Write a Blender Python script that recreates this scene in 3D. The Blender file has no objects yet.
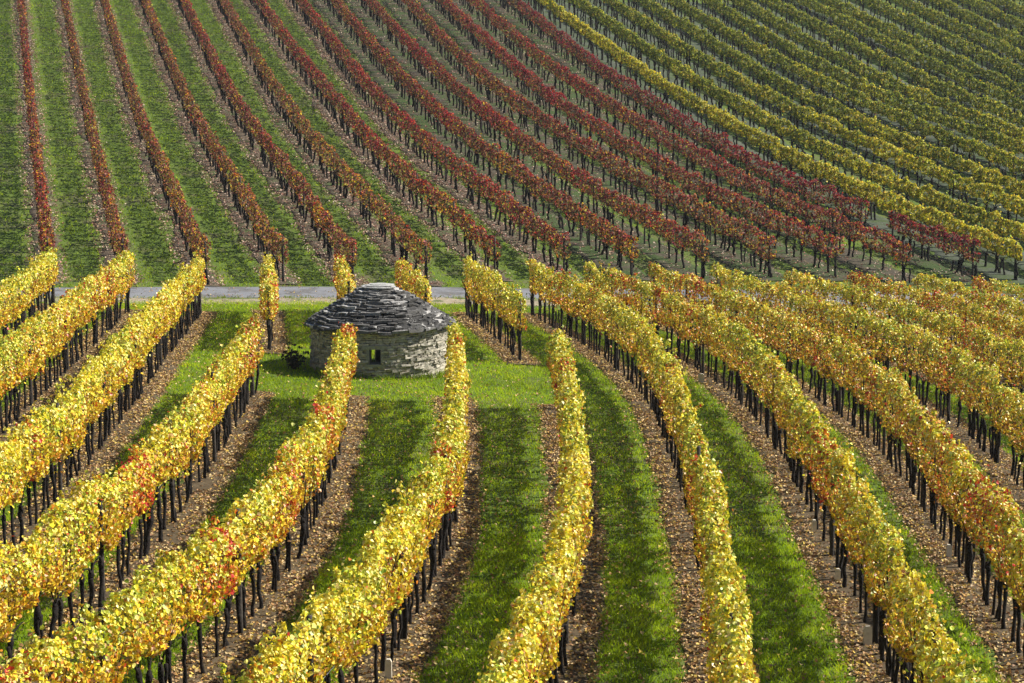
import bpy, math, random
import numpy as np

# ------------------------------------------------------------------ camera, sky, sun, exposure
SC = bpy.context.scene
COL = SC.collection
rng = np.random.default_rng(7)
random.seed(7)
cam_data = bpy.data.cameras.new('camera')
cam_data.lens = 70.3125
cam_data.sensor_width = 36.0
cam_data.clip_start = 0.5
cam_data.clip_end = 1500
cam = bpy.data.objects.new('camera', cam_data)
cam.location = (0, 0, 0)
cam.rotation_euler = (math.radians(90 - 8.5), 0, 0)
COL.objects.link(cam)
SC.camera = cam

SUN_EL, SUN_AZ = 41.0, 77.0          # azimuth clockwise from +Y (the view axis): the sun stands on the right, a little behind the field
world = bpy.data.worlds.new('World')
SC.world = world
world.use_nodes = True
wn = world.node_tree.nodes
bg = wn['Background']
sky = wn.new('ShaderNodeTexSky')
sky.sky_type = 'NISHITA'
sky.sun_disc = False
sky.sun_elevation = math.radians(SUN_EL)
sky.sun_rotation = math.radians(SUN_AZ)
world.node_tree.links.new(sky.outputs[0], bg.inputs[0])
bg.inputs[1].default_value = 0.056
sd = bpy.data.lights.new('sun', 'SUN')
sd.energy = 4.6
sd.angle = math.radians(0.5)
sd.color = (1.0, 0.94, 0.84)
sun = bpy.data.objects.new('sun', sd)
e, a = math.radians(SUN_EL), math.radians(SUN_AZ)
sdir = (math.sin(a) * math.cos(e), math.cos(a) * math.cos(e), math.sin(e))
from mathutils import Vector
sun.rotation_euler = Vector(sdir).to_track_quat('Z', 'Y').to_euler()
sun.location = (40, 10, 40)
COL.objects.link(sun)
SC.view_settings.view_transform = 'Standard'
SC.view_settings.look = 'None'
SC.view_settings.gamma = 1
SC.view_settings.exposure = 0.90
SC.view_settings.use_curve_mapping = False
SC.cycles.max_bounces = 6
SC.cycles.transparent_max_bounces = 4

# ------------------------------------------------------------------ plan of the vineyard (metres)
# each row: (x, y) stations along its line
ROWS = {
 'A': [(-12.3,47.73),(-12.67,51.26),(-13.04,54.78),(-13.43,58.31)],
 'B': [(-9.71,37.47),(-10.01,41.53),(-10.28,45.59),(-10.56,49.66),(-10.86,53.72),(-11.15,57.78)],
 'C': [(-7.3,28.04),(-7.43,31.8),(-7.61,35.57),(-7.83,39.34),(-8.08,43.11),(-8.34,46.88),(-8.6,50.64),(-8.86,54.41),(-9.12,58.18)],
 'D': [(-5.76,21.88),(-5.42,26.03),(-5.33,30.18),(-5.37,34.32),(-5.5,38.47),(-5.66,42.62),(-5.85,46.77),(-6.24,50.92),(-6.74,55.06),(-7.28,59.21)],
 'E': [(-4.65,17.55),(-3.91,21.44),(-3.39,25.34),(-3.16,29.23),(-3.17,33.12),(-3.3,37.01),(-3.48,40.9),(-3.7,44.8),(-3.98,48.69),(-4.33,52.58),(-4.76,56.47),(-5.25,60.36)],
 'F': [(-2.35,18.2),(-1.72,22.02),(-1.29,25.85),(-1.0,29.68),(-0.98,33.51),(-1.06,37.33),(-1.16,41.16),(-1.38,44.99),(-1.78,48.82),(-2.3,52.65),(-2.86,56.47),(-3.44,60.3)],
 'G': [(-0.09,18.21),(0.41,22.11),(0.79,26.0),(0.96,29.9),(1.03,33.8),(1.07,37.7),(1.05,41.6),(0.83,45.49),(0.38,49.39),(-0.19,53.29),(-0.79,57.19),(-1.41,61.09)],
 'H': [(2.2,18.99),(2.48,22.87),(2.73,26.75),(2.89,30.63),(3.02,34.51),(3.11,38.38),(3.12,42.26),(2.97,46.14),(2.62,50.02),(2.06,53.9),(1.37,57.77),(0.59,61.65)],
 'I': [(4.34,18.75),(4.58,22.73),(4.82,26.71),(4.97,30.7),(5.16,34.68),(5.31,38.66),(5.3,42.64),(5.13,46.62),(4.69,50.6),(3.96,54.59),(3.16,58.57),(2.4,62.55)],
 'J': [(6.61,25.24),(6.85,29.33),(7.12,33.43),(7.36,37.52),(7.4,41.61),(7.2,45.71),(6.73,49.8),(6.03,53.9),(5.24,57.99),(4.37,62.08)],
 'K': [(9.47,36.39),(9.66,40.19),(9.68,43.99),(9.36,47.79),(8.73,51.59),(7.95,55.39),(7.19,59.2),(6.41,63.0)],
 'L': [(11.64,44.84),(11.29,48.51),(10.77,52.18),(10.13,55.85),(9.48,59.52),(8.77,63.19)],
 'M': [(13.06,50.53),(12.49,55.0),(11.8,59.46),(10.88,63.93)],
 'N': [(14.09,54.44),(13.7,59.25),(13.0,64.07)],
 'O': [(15.73,60.9),(15.01,64.64)],
 'f01': [(-14.89,63.89),(-16.72,71.27),(-18.59,78.64),(-20.47,86.02),(-22.34,93.4),(-24.2,100.77),(-26.05,108.15),(-27.9,115.52),(-29.75,122.9)],
 'f02': [(-12.65,64.81),(-14.49,72.21),(-16.35,79.61),(-18.21,87.01),(-20.05,94.41),(-21.88,101.81),(-23.69,109.21),(-25.51,116.61),(-27.33,124.01)],
 'f03': [(-10.0,65.1),(-11.72,71.76),(-13.5,78.42),(-15.28,85.08),(-17.01,91.74),(-18.67,98.4),(-20.28,105.06),(-21.87,111.72),(-23.46,118.37),(-25.05,125.03)],
 'f04': [(-7.61,66.46),(-9.38,73.08),(-11.18,79.71),(-12.97,86.33),(-14.71,92.95),(-16.35,99.57),(-17.95,106.19),(-19.54,112.82),(-21.14,119.44),(-22.74,126.06)],
 'f05': [(-5.28,66.64),(-7.01,73.36),(-8.8,80.07),(-10.64,86.78),(-12.45,93.49),(-14.14,100.21),(-15.73,106.92),(-17.3,113.63),(-18.88,120.34),(-20.46,127.05)],
 'f06': [(-2.87,67.84),(-4.83,74.53),(-6.75,81.22),(-8.6,87.91),(-10.34,94.61),(-11.97,101.3),(-13.54,107.99),(-15.07,114.68),(-16.6,121.38),(-18.12,128.07)],
 'f07': [(-0.52,69.75),(-2.87,77.16),(-5.05,84.56),(-6.99,91.97),(-8.83,99.37),(-10.67,106.78),(-12.48,114.18),(-14.23,121.59),(-15.95,128.99)],
 'f08': [(1.94,70.43),(-0.14,77.05),(-2.12,83.66),(-4.03,90.28),(-5.82,96.9),(-7.45,103.52),(-8.97,110.14),(-10.43,116.75),(-11.91,123.37),(-13.42,129.99)],
 'f09': [(4.37,71.09),(1.99,78.21),(-0.19,85.34),(-2.24,92.46),(-4.12,99.58),(-5.88,106.71),(-7.55,113.83),(-9.14,120.95),(-10.7,128.08)],
 'f10': [(6.94,71.27),(4.55,77.99),(2.38,84.71),(0.46,91.42),(-1.33,98.14),(-3.07,104.86),(-4.71,111.58),(-6.24,118.29),(-7.7,125.01),(-9.14,131.73)],
 'f11': [(9.46,72.16),(7.2,78.88),(5.04,85.61),(2.92,92.33),(0.92,99.05),(-0.92,105.78),(-2.56,112.5),(-4.03,119.22),(-5.4,125.94),(-6.73,132.67)],
 'f12': [(11.98,72.76),(9.32,79.52),(7.05,86.27),(5.01,93.02),(3.08,99.78),(1.37,106.53),(-0.14,113.28),(-1.57,120.03),(-2.97,126.79),(-4.37,133.54)],
 'f13': [(14.46,72.77),(11.91,79.61),(9.69,86.45),(7.64,93.29),(5.62,100.13),(3.7,106.96),(1.97,113.8),(0.43,120.64),(-1.0,127.48),(-2.39,134.31)],
 'f14': [(17.21,73.5),(14.29,80.36),(11.79,87.22),(9.72,94.09),(7.9,100.95),(6.22,107.82),(4.63,114.68),(3.11,121.54),(1.65,128.41),(0.22,135.27)],
 'g01': [(18.9,74.0),(16.3,80.9),(14.14,87.79),(12.19,94.68),(10.3,101.58),(8.51,108.47),(6.86,115.36),(5.31,122.26),(3.81,129.15),(2.32,136.04)],
 'g02': [(19.68,78.45),(17.29,85.74),(15.18,93.04),(13.14,100.33),(11.17,107.63),(9.35,114.93),(7.68,122.22),(6.08,129.52),(4.49,136.82)],
 'g03': [(21.19,83.25),(19.23,89.96),(17.2,96.66),(15.18,103.37),(13.27,110.08),(11.5,116.78),(9.91,123.49),(8.44,130.19),(7.02,136.9)],
 'g04': [(22.24,87.73),(20.18,94.53),(18.11,101.33),(16.14,108.13),(14.37,114.93),(12.78,121.73),(11.28,128.53),(9.82,135.33)],
 'g05': [(23.53,93.43),(21.14,100.95),(18.85,108.47),(16.69,115.98),(14.74,123.5),(13.04,131.02),(11.48,138.54)],
 'g06': [(24.56,98.15),(22.22,104.67),(20.18,111.2),(18.44,117.73),(16.92,124.25),(15.57,130.78),(14.31,137.3)],
 'g07': [(25.45,102.19),(23.12,109.24),(21.08,116.28),(19.38,123.33),(17.92,130.37),(16.55,137.42)],
 'g08': [(26.58,106.26),(24.79,112.57),(23.15,118.87),(21.67,125.17),(20.31,131.47),(18.99,137.78)],
 'g09': [(27.79,110.67),(26.17,117.36),(24.61,124.05),(23.15,130.74),(21.74,137.44)],
 'g10': [(28.94,115.6),(26.96,123.51),(25.14,131.42),(23.45,139.34)],
 'g11': [(30.28,120.78),(28.47,129.46),(26.7,138.14)],
 'g12': [(31.67,126.43),(30.48,132.52),(29.3,138.6)],
 'g13': [(33.07,130.74),(32.08,137.4)],
 'g15': [(37.2,137.15),(36.9,139.3)],
 'g16': [(39.8,137.15),(39.5,139.3)],
 'g14': [(34.73,137.36),(34.42,139.46)],
}
ZG = [
 [-7.23,-7.27,-7.31,-7.35,-7.39],
 [-7.27,-7.34,-7.4,-7.47,-7.54],
 [-7.31,-7.4,-7.5,-7.59,-7.69],
 [-7.34,-7.47,-7.6,-7.74,-7.88],
 [-7.35,-7.53,-7.72,-7.91,-8.1],
 [-7.36,-7.59,-7.83,-8.08,-8.32],
 [-7.4,-7.68,-7.98,-8.3,-8.61],
 [-7.45,-7.8,-8.17,-8.56,-8.96],
 [-7.51,-7.94,-8.38,-8.83,-9.32],
 [-7.27,-7.81,-8.36,-8.92,-9.54],
 [-6.01,-6.71,-7.41,-8.12,-8.82],
 [-4.41,-5.28,-6.18,-7.07,-7.78],
 [-2.43,-3.46,-4.53,-5.54,-6.35],
 [-0.08,-1.2,-2.35,-3.47,-4.48],
 [2.98,1.83,0.71,-0.42,-1.61],
]
YK = [8.0, 13.0, 18.0, 24.0, 31.0, 38.0, 46.0, 54.0, 62.0, 68.0, 76.0, 86.0, 98.0, 112.0, 130.0]
XK = [-0.3, -0.15, 0.0, 0.15, 0.3]
YK = np.array(YK); XK = np.array(XK); ZG = np.array(ZG)
# carry the ground on behind the viewer and beyond the hill's top
YK = np.concatenate([[-60., -10.], YK, [150., 175., 230., 330.]])
top = ZG[-1:]
ZG = np.concatenate([ZG[:1] + 0.6, ZG[:1] + 0.35, ZG, top + 3.4, top + 7.2, top + 11., top + 13.])
SL = np.gradient(ZG, YK, axis=0)
_d = np.diff(ZG, axis=0) / np.diff(YK)[:, None]
SL[1:-1] = np.where(_d[:-1] * _d[1:] > 0, 2 * _d[:-1] * _d[1:] / (_d[:-1] + _d[1:] + 1e-12), (_d[:-1] + _d[1:]) * .25)


def ground_z(x, y):
    x = np.asarray(x, float); y = np.asarray(y, float)
    xi = np.clip(x / np.maximum(y, 14.), -.55, .55)
    i = np.clip(np.searchsorted(YK, y) - 1, 0, len(YK) - 2)
    h = YK[i + 1] - YK[i]; t = np.clip((y - YK[i]) / h, 0, 1)
    h00 = 2*t**3 - 3*t**2 + 1; h10 = t**3 - 2*t**2 + t; h01 = -2*t**3 + 3*t**2; h11 = t**3 - t**2
    cols = [h00*ZG[i, j] + h10*h*SL[i, j] + h01*ZG[i+1, j] + h11*h*SL[i+1, j] for j in range(5)]
    cols = np.stack(cols, 0)
    s = (xi - XK[0]) / (XK[1] - XK[0]); j = np.clip(np.floor(s).astype(int), 0, 3); u = s - j
    ix = np.indices(j.shape)
    a0 = cols[(j, *ix)]; b0 = cols[(j + 1, *ix)]
    return a0 + (b0 - a0) * u


def row_x(key, y):
    P = np.array(ROWS[key]); X, Y = P[:, 0], P[:, 1]; y = np.asarray(y, float)
    if len(X) == 2:
        return X[0] + (y - Y[0]) * (X[1] - X[0]) / (Y[1] - Y[0])
    m = np.gradient(X, Y)
    i = np.clip(np.searchsorted(Y, y) - 1, 0, len(Y) - 2); h = Y[i+1] - Y[i]; t = (y - Y[i]) / h
    r = (2*t**3-3*t**2+1)*X[i] + (t**3-2*t**2+t)*h*m[i] + (-2*t**3+3*t**2)*X[i+1] + (t**3-t**2)*h*m[i+1]
    r = np.where(y < Y[0], X[0] + m[0]*(y - Y[0]), r)
    return np.where(y > Y[-1], X[-1] + m[-1]*(y - Y[-1]), r)


# ------------------------------------------------------------------ helpers
def tag(o, label=None, cat=None, group=None, kind=None):
    for k, v in (('label', label), ('category', cat), ('group', group), ('kind', kind)):
        if v: o[k] = v
    return o


def empty(name, loc):
    o = bpy.data.objects.new(name, None); COL.objects.link(o); o.location = loc
    o.empty_display_size = .3
    return o


def mesh_np(name, verts, faces_list, mat, colours=None, smooth=False):
    """faces_list: list of int arrays (n, k)"""
    me = bpy.data.meshes.new(name)
    me.vertices.add(len(verts)); me.vertices.foreach_set('co', np.ascontiguousarray(verts, np.float32).ravel())
    loops = np.concatenate([f.ravel() for f in faces_list]).astype(np.int32)
    tot = np.concatenate([np.full(len(f), f.shape[1], np.int32) for f in faces_list])
    st = np.concatenate([[0], np.cumsum(tot)[:-1]]).astype(np.int32)
    me.loops.add(len(loops)); me.loops.foreach_set('vertex_index', loops)
    me.polygons.add(len(tot)); me.polygons.foreach_set('loop_start', st); me.polygons.foreach_set('loop_total', tot)
    me.polygons.foreach_set('use_smooth', np.full(len(tot), bool(smooth)))
    me.update(calc_edges=True)
    if colours is not None:
        at = me.color_attributes.new('own_colour', 'FLOAT_COLOR', 'POINT')
        c = np.ones((len(verts), 4), np.float32); c[:, :3] = colours
        at.data.foreach_set('color', c.ravel())
    me.validate()
    me.materials.append(mat)
    return me


def put(name, me, parent=None, loc=(0, 0, 0), rz=0., scale=1.):
    o = bpy.data.objects.new(name, me); COL.objects.link(o)
    if parent is not None: o.parent = parent
    o.location = loc
    if rz: o.rotation_euler = (0, 0, rz)
    if scale != 1.: o.scale = (scale,)*3 if np.isscalar(scale) else scale
    return o


def tube(pts, rad, n=6, cap=True):
    pts = np.array(pts, float); rad = np.array(rad, float); m = len(pts)
    t = np.gradient(pts, axis=0); t /= np.linalg.norm(t, axis=1)[:, None] + 1e-9
    ref = np.array([0.3, 1, 0.1]) if abs(t[0, 2]) > .7 else np.array([0, 0, 1.])
    u = np.cross(t, ref); u /= np.linalg.norm(u, axis=1)[:, None] + 1e-9
    w = np.cross(t, u)
    an = np.linspace(0, 2*np.pi, n, endpoint=False)
    v = pts[:, None] + rad[:, None, None]*(np.cos(an)[None, :, None]*u[:, None] + np.sin(an)[None, :, None]*w[:, None])
    v = v.reshape(-1, 3); q = []
    for i in range(m - 1):
        for j in range(n):
            q.append((i*n + j, i*n + (j+1) % n, (i+1)*n + (j+1) % n, (i+1)*n + j))
    q = np.array(q); tri = np.zeros((0, 3), int)
    if cap:
        v = np.concatenate([v, pts[:1], pts[-1:]]); a, b = m*n, m*n + 1
        tri = np.array([(a, (j+1) % n, j) for j in range(n)] + [(b, (m-1)*n + j, (m-1)*n + (j+1) % n) for j in range(n)])
    return v, q, tri


def join(parts):
    V, Q, T, o = [], [], [], 0
    for v, q, t in parts:
        V.append(v); Q.append(q + o); T.append(t + o); o += len(v)
    return np.concatenate(V), np.concatenate(Q), np.concatenate(T)


def noise1(s, seed, scale):
    r = np.random.default_rng(seed); tab = r.normal(size=512)
    x = np.asarray(s)/scale + 100; i = np.floor(x).astype(int); t = x - i; t = t*t*(3 - 2*t)
    return tab[i % 512]*(1 - t) + tab[(i + 1) % 512]*t


def vnoise(x, y, scale, seed):
    r = np.random.default_rng(seed); tab = r.random((128, 128))
    X = np.asarray(x)/scale + 500; Y = np.asarray(y)/scale + 500
    i = np.floor(X).astype(int); j = np.floor(Y).astype(int); u = X - i; v = Y - j; u = u*u*(3-2*u); v = v*v*(3-2*v)
    g = lambda a, b: tab[a % 128, b % 128]
    return (g(i, j)*(1-u) + g(i+1, j)*u)*(1-v) + (g(i, j+1)*(1-u) + g(i+1, j+1)*u)*v


# ------------------------------------------------------------------ materials
def new_mat(name):
    m = bpy.data.materials.new(name); m.use_nodes = True
    return m, m.node_tree, m.node_tree.nodes['Principled BSDF'], m.node_tree.nodes['Material Output']


def nd(nt, typ, **kw):
    n = nt.nodes.new(typ)
    for k, v in kw.items():
        if k.startswith('i_'): n.inputs[k[2:].replace('_', ' ')].default_value = v
        else: setattr(n, k, v)
    return n


def ramp(nt, stops, src):
    r = nt.nodes.new('ShaderNodeValToRGB'); cr = r.color_ramp
    while len(cr.elements) < len(stops): cr.elements.new(.5)
    for e_, (p, c) in zip(cr.elements, stops): e_.position = p; e_.color = (*c, 1)
    nt.links.new(src, r.inputs[0]); return r.outputs[0]


def leaf_mat(name, trans=.42, rough=.5, spec=.35):
    m, nt, p, out = new_mat(name); L = nt.links.new
    at = nd(nt, 'ShaderNodeVertexColor', layer_name='own_colour')
    geo = nd(nt, 'ShaderNodeNewGeometry')
    L(at.outputs[0], p.inputs['Base Color'])
    p.inputs['Roughness'].default_value = rough; p.inputs['Specular IOR Level'].default_value = spec
    tr = nd(nt, 'ShaderNodeBsdfTranslucent'); L(at.outputs[0], tr.inputs[0])
    mx = nd(nt, 'ShaderNodeMixShader'); mx.inputs[0].default_value = trans
    L(p.outputs[0], mx.inputs[1]); L(tr.outputs[0], mx.inputs[2]); L(mx.outputs[0], out.inputs[0])
    return m


def noisy_mat(name, stops, scale, detail=6, rough=.9, bump=0., bscale=None, second=None, spec=.2):
    """own colours from noise; second=(stops2, scale2, lo, hi): patches of another colour with a shape of their own"""
    m, nt, p, out = new_mat(name); L = nt.links.new
    tc = nd(nt, 'ShaderNodeTexCoord')
    n1 = nd(nt, 'ShaderNodeTexNoise'); n1.inputs['Scale'].default_value = scale; n1.inputs['Detail'].default_value = detail; n1.inputs['Roughness'].default_value = .65
    L(tc.outputs['Object'], n1.inputs['Vector'])
    c = ramp(nt, stops, n1.outputs[0])
    if second:
        st2, s2, lo, hi = second
        n2 = nd(nt, 'ShaderNodeTexNoise'); n2.inputs['Scale'].default_value = s2; n2.inputs['Detail'].default_value = 5; n2.inputs['Roughness'].default_value = .7
        L(tc.outputs['Object'], n2.inputs['Vector'])
        f = ramp(nt, [(lo, (0, 0, 0)), (hi, (1, 1, 1))], n2.outputs[0])
        n3 = nd(nt, 'ShaderNodeTexNoise'); n3.inputs['Scale'].default_value = scale*1.7; n3.inputs['Detail'].default_value = 4
        L(tc.outputs['Object'], n3.inputs['Vector'])
        c2 = ramp(nt, st2, n3.outputs[0])
        mx = nd(nt, 'ShaderNodeMix', data_type='RGBA'); L(f, mx.inputs[0]); L(c, mx.inputs[6]); L(c2, mx.inputs[7]); c = mx.outputs[2]
    L(c, p.inputs['Base Color'])
    p.inputs['Roughness'].default_value = rough; p.inputs['Specular IOR Level'].default_value = spec
    if bump:
        nb = nd(nt, 'ShaderNodeTexNoise'); nb.inputs['Scale'].default_value = bscale or scale*2; nb.inputs['Detail'].default_value = 5
        L(tc.outputs['Object'], nb.inputs['Vector'])
        b = nd(nt, 'ShaderNodeBump'); b.inputs['Strength'].default_value = bump; b.inputs['Distance'].default_value = .03
        L(nb.outputs[0], b.inputs['Height']); L(b.outputs[0], p.inputs['Normal'])
    return m


M_VINE = leaf_mat('vine_leaves', .19, .42, .4)
M_FAR = leaf_mat('far_vine_leaves', .32, .6, .10)
M_LITTER = leaf_mat('fallen_leaves', .12, .6, .25)
M_GRASSB = leaf_mat('grass_blades', .45, .6, .08)
M_BUSH = leaf_mat('bush_leaves', .25, .5, .3)
M_BARK = noisy_mat('vine_bark', [(.3, (.007, .006, .0055)), (.6, (.020, .016, .014)), (.8, (.048, .040, .034))], 9, bump=.8, bscale=25)
M_POST = noisy_mat('weathered_post', [(.3, (.03, .026, .023)), (.6, (.07, .06, .052)), (.85, (.13, .115, .10))], 6, bump=.5, bscale=20)
M_WIRE = noisy_mat('galvanised_wire', [(.3, (.10, .10, .10)), (.7, (.2, .2, .2))], 4, rough=.5)
M_GRASS = noisy_mat('turf', [(.25, (.055, .090, .012)), (.5, (.085, .130, .018)), (.75, (.125, .165, .028))], 1.1, 9, bump=.6, bscale=9,
                    second=([(.3, (.11, .09, .05)), (.7, (.085, .10, .035))], .55, .50, .66))
M_EARTH = noisy_mat('vineyard_earth', [(.25, (.040, .028, .015)), (.5, (.080, .058, .032)), (.75, (.14, .107, .062))], 7, 9, bump=.9, bscale=16)
M_EARTHG = noisy_mat('stony_grey_earth', [(.25, (.038, .046, .032)), (.5, (.066, .078, .056)), (.75, (.115, .128, .096))], 4, 9, bump=.9, bscale=12,
                     second=([(.3, (.04, .065, .02)), (.7, (.06, .085, .03))], 1.1, .46, .58))
M_EARTHF = noisy_mat('leafy_brown_earth', [(.25, (.045, .034, .022)), (.5, (.085, .065, .044)), (.75, (.15, .117, .082))], 5, 9, bump=.9, bscale=12,
                     second=([(.3, (.04, .07, .015)), (.7, (.06, .09, .025))], .9, .50, .62))
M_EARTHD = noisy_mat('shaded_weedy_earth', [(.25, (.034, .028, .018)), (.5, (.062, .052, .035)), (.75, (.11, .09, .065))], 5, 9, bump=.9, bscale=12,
                     second=([(.3, (.03, .055, .012)), (.7, (.05, .08, .02))], .9, .42, .56))  # brown earth darkened to paint in shade between the rows; weeds are real
M_ROAD = noisy_mat('asphalt_road', [(.3, (.155, .16, .175)), (.7, (.215, .22, .235))], 3, 8, rough=.85, bump=.35, bscale=60, second=([(.3, (.10, .10, .105)), (.7, (.16, .155, .15))], .8, .52, .60))
M_DIRT = noisy_mat('dirt_verge', [(.3, (.20, .165, .11)), (.55, (.32, .27, .19)), (.8, (.42, .37, .28))], 4, 8, bump=.5, bscale=30,
                   second=([(.3, (.06, .09, .02)), (.7, (.10, .12, .03))], 1.6, .50, .60))

# ------------------------------------------------------------------ ground
def axis(lo, a0, a1, hi, fine, coarse):
    return np.concatenate([np.arange(lo, a0, coarse), np.arange(a0, a1, fine), np.arange(a1, hi + coarse, coarse)])


gx = axis(-160, -42, 46, 160, .6, 6.); gy = axis(-50, 8, 150, 325, .6, 6.)
GX, GY = np.meshgrid(gx, gy)
GZ = ground_z(GX.ravel(), GY.ravel())
nxg, nyg = len(gx), len(gy)
ii = (np.arange(nyg - 1)[:, None]*nxg + np.arange(nxg - 1)[None]).ravel()
ground = put('ground', mesh_np('ground', np.stack([GX.ravel(), GY.ravel(), GZ], 1), [np.stack([ii, ii+1, ii+nxg+1, ii+nxg], 1)], M_GRASS, smooth=True))
tag(ground, kind='structure')


def ribbon(name, cx, cy, wl, wr, lift, mat, seed, ragged=.1, mound=0.):
    """a strip of ground along a line of stations, with ragged tapered edges"""
    cx = np.asarray(cx); cy = np.asarray(cy)
    dx, dy = np.gradient(cx), np.gradient(cy); L = np.hypot(dx, dy); nx_, ny_ = dy/L, -dx/L
    s = np.concatenate([[0], np.cumsum(np.hypot(np.diff(cx), np.diff(cy)))])
    l = wl*(1 + ragged*(noise1(s, seed, .35) + noise1(s, seed+1, 1.3))*.7)
    r = wr*(1 + ragged*(noise1(s, seed+2, .35) + noise1(s, seed+3, 1.3))*.7)
    offs = [-l, -l*.93, -l*.5, 0*l, r*.5, r*.93, r]; hh = [-.03, lift, lift + mound*.6, lift + mound, lift + mound*.6, lift, -.03]
    V = []
    for o, h in zip(offs, hh):
        x = cx + nx_*o; y = cy + ny_*o
        V.append(np.stack([x, y, ground_z(x, y) + h], 1))
    V = np.stack(V, 1); n, k = V.shape[:2]
    i = (np.arange(n-1)[:, None]*k + np.arange(k-1)[None]).ravel()
    o = put(name, mesh_np(name, V.reshape(-1, 3), [np.stack([i, i+1, i+k+1, i+k], 1)], mat, smooth=True))
    tag(o, kind='structure'); return o


# the road between the two fields and its dirt shoulder
rx = np.array([-40, -30, -20, -14, -6.8, -2, 5, 12, 20, 30, 45.]); ry = np.array([47.5, 52.6, 58.0, 60.75, 63.45, 65.2, 67.1, 68.6, 70.0, 71.6, 73.5])
tx = np.linspace(-40, 45, 180); ty = np.interp(tx, rx, ry)
for _ in range(40): ty[1:-1] = (ty[:-2] + ty[2:] + 2*ty[1:-1])/4
ribbon('road', tx, ty + 1.25, 1.25, 1.25, .02, M_ROAD, 11, .03)
ribbon('road_verge', tx, ty - .95, .8, .82, .012, M_DIRT, 15, .22)

# ------------------------------------------------------------------ leaves
def unit(v): return v/(np.linalg.norm(v, axis=-1, keepdims=True) + 1e-9)


def leaves_mesh(name, P, N, D, size, colr, mat, six=True, cup=.16):
    """P centres, N normals, D tip directions: one lobed leaf each (six points and a fold) or one folded quad"""
    D = unit(D - (D*N).sum(1, keepdims=True)*N); S = np.cross(N, D); n = len(P); z = size[:, None]
    if six:
        prof = [(-.42, 0, 0), (-.30, -.46, 1), (.12, -.52, 1), (.58, 0, -.5), (.12, .52, 1), (-.30, .46, 1)]
    else:
        prof = [(-.5, 0, 0), (0, -.5, 1), (.55, 0, -.3), (0, .5, 1)]
    V = np.stack([P + D*(a*z) + S*(b*z) + N*(c*cup*z) for a, b, c in prof], 1); k = len(prof)
    o = np.arange(n)[:, None]*k
    if six: F = np.concatenate([o + np.array([[0, 1, 2, 3]]), o + np.array([[0, 3, 4, 5]])])
    else: F = np.concatenate([o + np.array([[0, 1, 2]]), o + np.array([[0, 2, 3]])])
    return mesh_np(name, V.reshape(-1, 3), [F], mat, np.repeat(colr, k, 0))


C = lambda *c: np.array(c)
PAL = {'yellow': C(.80, .64, .035), 'gold': C(.72, .48, .03), 'pale': C(.82, .72, .20), 'lime': C(.52, .55, .05), 'green': C(.24, .32, .035),
       'orange': C(.68, .25, .03), 'red': C(.55, .05, .03), 'brown': C(.27, .13, .05), 'tan': C(.48, .30, .12),
       'crimson': C(.27, .030, .050), 'rust': C(.28, .095, .045), 'dull': C(.105, .068, .042), 'rose': C(.44, .16, .13), 'olive': C(.25, .29, .05), 'deepgreen': C(.10, .145, .038),
       'khaki': C(.42, .37, .06)}


def mix_pick(n, names, W):
    """per-leaf colour: W (n, k) weights"""
    W = np.maximum(W, 0); cw = np.cumsum(W, 1); u = rng.random(n)*cw[:, -1]
    k = (u[:, None] > cw).sum(1); k = np.clip(k, 0, len(names)-1)
    c = np.stack([PAL[q] for q in names])[k]
    return np.clip(c*np.exp(rng.normal(0, .16, (n, 1)))*np.exp(rng.normal(0, .06, (n, 3))), .005, .9)


def row_line(key, y0, y1, step):
    y = np.linspace(y0, y1, max(3, int(abs(y1-y0)/step))); x = row_x(key, y)
    s = np.concatenate([[0], np.cumsum(np.hypot(np.diff(x), np.diff(y)))])
    return x, y, s


def near_weights(s, hrel, seed, side):
    """autumn colours of the near field: each vine has its own turn of colour"""
    vine = np.floor(s/.95).astype(int); r = np.random.default_rng(seed); tab = r.random((256, 4)); tv = tab[vine % 256]
    a = noise1(s, seed+5, 2.2); b = noise1(s, seed+6, 1.1); redp = np.clip(noise1(s, seed+7, .8) - 1.35, 0, 2)*2.2 + (tv[:, 3] > .965)*.9
    names = ['yellow', 'gold', 'pale', 'lime', 'green', 'orange', 'red', 'brown', 'tan']
    low = 1 - hrel
    t = np.clip((hrel - .30)/.5 + .22*noise1(s, seed+9, .5) + .18*tv[:, 0] - .09, 0, 1)       # young leaves at the top, old gold below
    g = np.clip(.5 + .55*a + .35*(tv[:, 1] - .5), 0, 1.4)
    W = np.stack([.75 + .45*t, .95*(1-t) + .12, .15 + .75*t, (.25 + 1.25*t*g), .04 + .42*g*g*t + .15*(tv[:, 1] > .88),
                  .24*(1-t) + .02 + .7*redp + .4*(tv[:, 2] > .86)*(1-.5*t), .012 + .8*redp, .14*(1-t), .22*(1-t) + .05], 1)
    return names, W


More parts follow.
